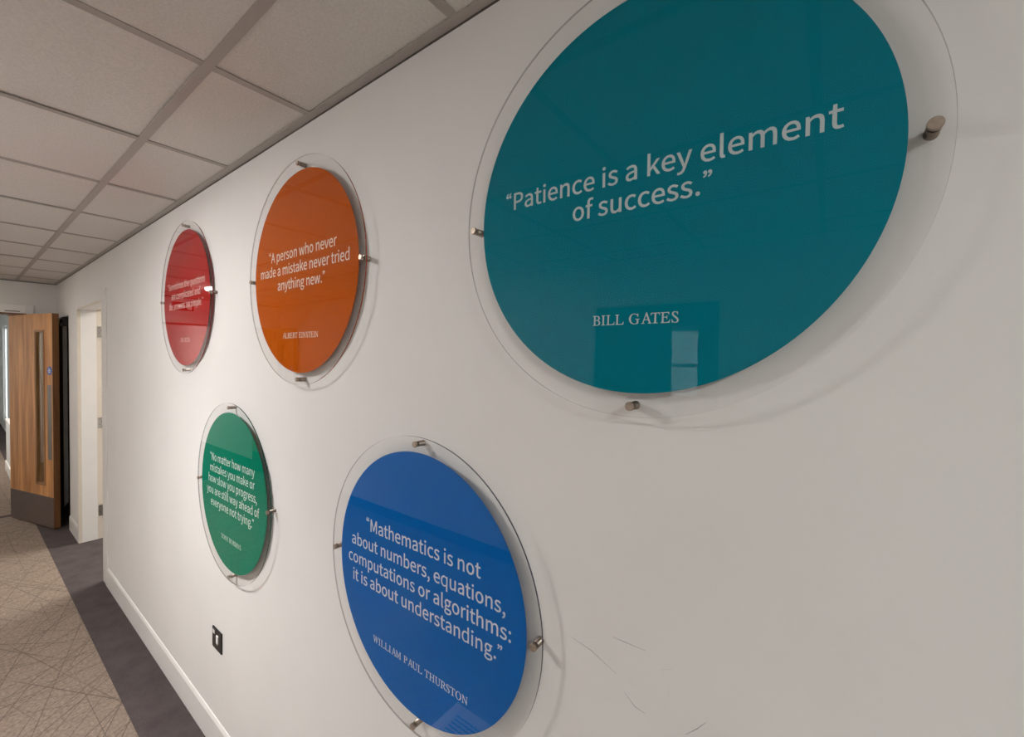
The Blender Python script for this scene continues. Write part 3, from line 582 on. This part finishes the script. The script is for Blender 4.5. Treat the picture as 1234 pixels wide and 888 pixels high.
# upright A drawn afresh: thin left stroke, heavy right stroke, bar, serifs
GR['A'] = (0.482, [[(.010, 0), (.010, .014), (.062, .022), (.228, .500), (.258, .500), (.430, .022), (.472, .014), (.472, 0), (.310, 0), (.310, .014), (.358, .022), (.312, .158), (.142, .158), (.098, .022), (.150, .014), (.150, 0)], [(.150, .184), (.303, .184), (.228, .400)]])
def layout(text, G):
    x = 0; out = []
    for ch in text:
        if ch == ' ' and ch not in G: x += .22; continue
        w, P = G[ch]
        if P: out.append((ch, x))
        x += w
    xs = [px + x0 for ch, x0 in out for sp in G[ch][1] for px, py in sp]
    return out, min(xs), max(xs)
GLYPH = {}
def glyph_mesh(ch, G, fat):
    """Filled outline of one character (unit size), as vertex and face lists."""
    key = (ch, id(G), round(fat, 4))
    if key not in GLYPH:
        cu = bpy.data.curves.new('glyph', 'CURVE'); cu.dimensions = '2D'; cu.fill_mode = 'FRONT'
        for sp in G[ch][1]:
            c = cu.splines.new('POLY'); c.points.add(len(sp) - 1); c.use_cyclic_u = True
            for pt, (px, py) in zip(c.points, sp): pt.co = (px, py, 0, 1)
        cu.offset = fat
        tmp = bpy.data.objects.new('glyph', cu); C.objects.link(tmp)
        me = bpy.data.meshes.new_from_object(tmp.evaluated_get(bpy.context.evaluated_depsgraph_get()))
        GLYPH[key] = ([(v.co.x, v.co.y) for v in me.vertices], [tuple(p.vertices) for p in me.polygons])
        bpy.data.objects.remove(tmp); bpy.data.curves.remove(cu); bpy.data.meshes.remove(me)
    return GLYPH[key]
def letters(name, lines, G, mat, parent, y, fatten):
    """lines: (text, width, baseline z); flat vinyl lettering in the x-z plane, facing -y."""
    V, Fc = [], []
    for text, width, z in lines:
        P, x0, x1 = layout(text, G); s = width / (x1 - x0); xc = (x0 + x1) / 2
        for ch, gx in P:
            gv, gf = glyph_mesh(ch, G, fatten / s); n0 = len(V)
            V += [((vx + gx - xc) * s, y, vy * s + z) for vx, vy in gv]
            for f_ in gf:
                a, b_, c_ = (Vector((gv[k][0], gv[k][1])) for k in f_[:3])
                ccw = (b_ - a).cross(c_ - a) > 0
                Fc.append([n0 + k for k in (f_ if ccw else f_[::-1])])
    me = bpy.data.meshes.new(name); me.from_pydata(V, [], Fc); me.update(); me.materials.append(mat)
    o = bpy.data.objects.new(name, me); C.objects.link(o); o.parent = parent
    return o

# ------------------------------------------------------------------ the five round quote signs
PR, AR, KR = 0.3105, 0.348, 0.331
def sign(cx, cz, key, col, edge, text_col, label, quote, author, aw):
    root = empty('quote_sign', (cx, 0, cz)); tag(root, label, 'sign', 'round quote signs on the corridor wall')
    mp = plain('print_' + key, col, 0.6, spec=0.0, noise=0.015, nscale=60)
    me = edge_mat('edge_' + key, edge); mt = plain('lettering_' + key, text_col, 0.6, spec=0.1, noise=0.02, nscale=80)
    b = MB(); n = 160
    F = [b.bm.verts.new((AR * math.cos(2 * PI * k / n), -.0236, AR * math.sin(2 * PI * k / n))) for k in range(n)]
    K = [b.bm.verts.new((v.co.x, -.0196, v.co.z)) for v in F]
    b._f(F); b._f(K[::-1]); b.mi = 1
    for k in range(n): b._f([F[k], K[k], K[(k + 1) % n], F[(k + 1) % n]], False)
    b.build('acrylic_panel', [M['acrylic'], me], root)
    b = MB(); b.lathe((0, 0, 0), [(PR, -.0180), (PR, -.0192)], 'y', 160)
    b.build('print_disc', mp, root)
    letters('quote_text', quote, GS, mt, root, -.0194, FAT_S)
    letters('author_text', [(author, aw, -.2015)], GR, mt, root, -.0194, FAT_R)
    for kx, kz in ((0, KR), (0, -KR), (KR, 0), (-KR, 0)):
        b = MB(); b.lathe((kx, 0, kz), [(.0070, 0), (.0070, -.0010), (.0066, -.0012), (.0066, -.0195)], 'y', 24)
        st = b.build('standoff', M['nickel'], root)
        b = MB(); b.lathe((kx, 0, kz), [(.0058, -.0237), (.0058, -.0248), (.0072, -.0250), (.0072, -.0292), (.0066, -.0300)], 'y', 24)
        b.build('cap', M['nickel_cap'], st)
    return root
FAT_S, FAT_R = 0.00035, 0.00015
L2, L3, L4, L5 = (.025, -.0205), (.0515, .004, -.0445), (.080, .029, -.020, -.068), (.098, .052, .006, -.042, -.090)
def q(lines, ws, zs): return list(zip(lines, ws, zs))
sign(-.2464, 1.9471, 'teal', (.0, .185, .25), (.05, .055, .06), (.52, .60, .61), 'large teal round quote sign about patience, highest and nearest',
     q(["“Patience is a key element", "of success.”"], (.507, .219), L2), "BILL GATES", .137)
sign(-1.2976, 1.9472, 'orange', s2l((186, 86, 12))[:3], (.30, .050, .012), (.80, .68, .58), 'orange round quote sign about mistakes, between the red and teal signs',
     q(["“A person who never", "made a mistake never tried", "anything new.”"], (.410, .535, .288), L3), "ALBERT EINSTEIN", .216)
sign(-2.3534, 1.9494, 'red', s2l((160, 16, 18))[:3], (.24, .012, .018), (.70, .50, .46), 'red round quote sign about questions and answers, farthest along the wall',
     q(["“Sometimes the questions", "are complicated and", "the answers are simple.”"], (.508, .390, .462), L3), "DR SEUSS", .125)
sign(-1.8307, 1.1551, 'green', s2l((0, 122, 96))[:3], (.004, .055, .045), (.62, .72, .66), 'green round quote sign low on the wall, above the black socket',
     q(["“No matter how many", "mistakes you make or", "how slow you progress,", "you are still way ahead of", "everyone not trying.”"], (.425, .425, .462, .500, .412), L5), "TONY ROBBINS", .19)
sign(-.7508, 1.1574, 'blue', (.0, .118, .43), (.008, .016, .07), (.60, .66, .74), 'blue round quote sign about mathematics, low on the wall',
     q(["“Mathematics is not", "about numbers, equations,", "computations or algorithms:", "it is about understanding.”"], (.392, .520, .549, .507), L4), "WILLIAM PAUL THURSTON", .328)

# ------------------------------------------------------------------ small things
root = empty('wall_socket', (-2.020, 0, .4855)); tag(root, 'small black socket plate with white rocker, below the green sign', 'socket')
b = MB(); b.box(-.050, .050, -.006, 0, -.044, .044, .0025); b.build('face_plate', M['black'], root)
b = MB(); b.box(.004, .022, -.010, -.005, -.010, .024, .0015); b.build('rocker_switch', M['white_plastic'], root)
b = MB(); b.box(-.040, -.021, -.0068, -.0055, .018, .034, .0003); b.build('glint_plate', M['white_plastic'], root)  # white piece drawn in for the glint at the plate's upper corner
b = MB()
for x, z, w, h in ((-.012, -.008, .004, .011), (-.023, -.027, .009, .004), (-.001, -.027, .009, .004)): b.box(x - w / 2, x + w / 2, -.0063, -.0055, z - h / 2, z + h / 2)
b.build('pin_slots', M['gap'], root)

root = empty('door_holder', (-6.0, .12 - .003, 2.006)); tag(root, 'black box door holder on the wall behind the top of the oak door', 'door holder')
b = MB(); b.box(-.06, .06, -.135, 0, -.048, .040, .004); b.build('body', M['black'], root)
b = MB(); b.lathe((0, 0, 0), [(.022, -.135), (.022, -.148), (.028, -.149), (.028, -.158)], 'y', 24); b.build('magnet', M['steel'], root)
b = MB(); b.lathe((0, 0, 0), [(.034, -.1585), (.034, -.166), (.012, -.167), (.012, -.182)], 'y', 24); b.build('armature', M['plate'], root)

root = empty('exit_sign', (XF, -1.15, 2.295)); tag(root, 'dark exit sign plate above the double doors, mirrored in the red sign', 'sign')
b = MB(); b.box(0, .006, -.115, .115, -.052, .052, .001); b.build('plate', M['sign_green'], root)
b = MB(); b.prism([(-.02, -.008), (.03, -.008), (.03, -.022), (.062, 0), (.03, .022), (.03, .008), (-.02, .008)], 'x', .006, .0068)
b.box(.006, .0068, -.095, -.045, -.035, .035); b.build('arrow_symbol', M['white_plastic'], root)

root = empty('floor_grille', (-1.40, -.865, .0)); tag(root, 'white slatted floor grille, mirrored at the foot of the blue sign', 'grille')
b = MB(); gx, gy = .62, .40
b.box(0, gx, 0, .05, 0, .008, .001); b.box(0, gx, gy - .05, gy, 0, .008, .001); b.box(0, .05, .05, gy - .05, 0, .008, .001); b.box(gx - .05, gx, .05, gy - .05, 0, .008, .001)
b.build('frame', M['white_plastic'], root)
b = MB()
for i in range(15): y = .06 + i * .02; b.box(.05, gx - .05, y, y + .009, .001, .006)
b.build('slats', M['white_plastic'], root)
b = MB(); b.box(.05, gx - .05, .05, gy - .05, .0, .0012); b.build('backing', M['gap'], root)
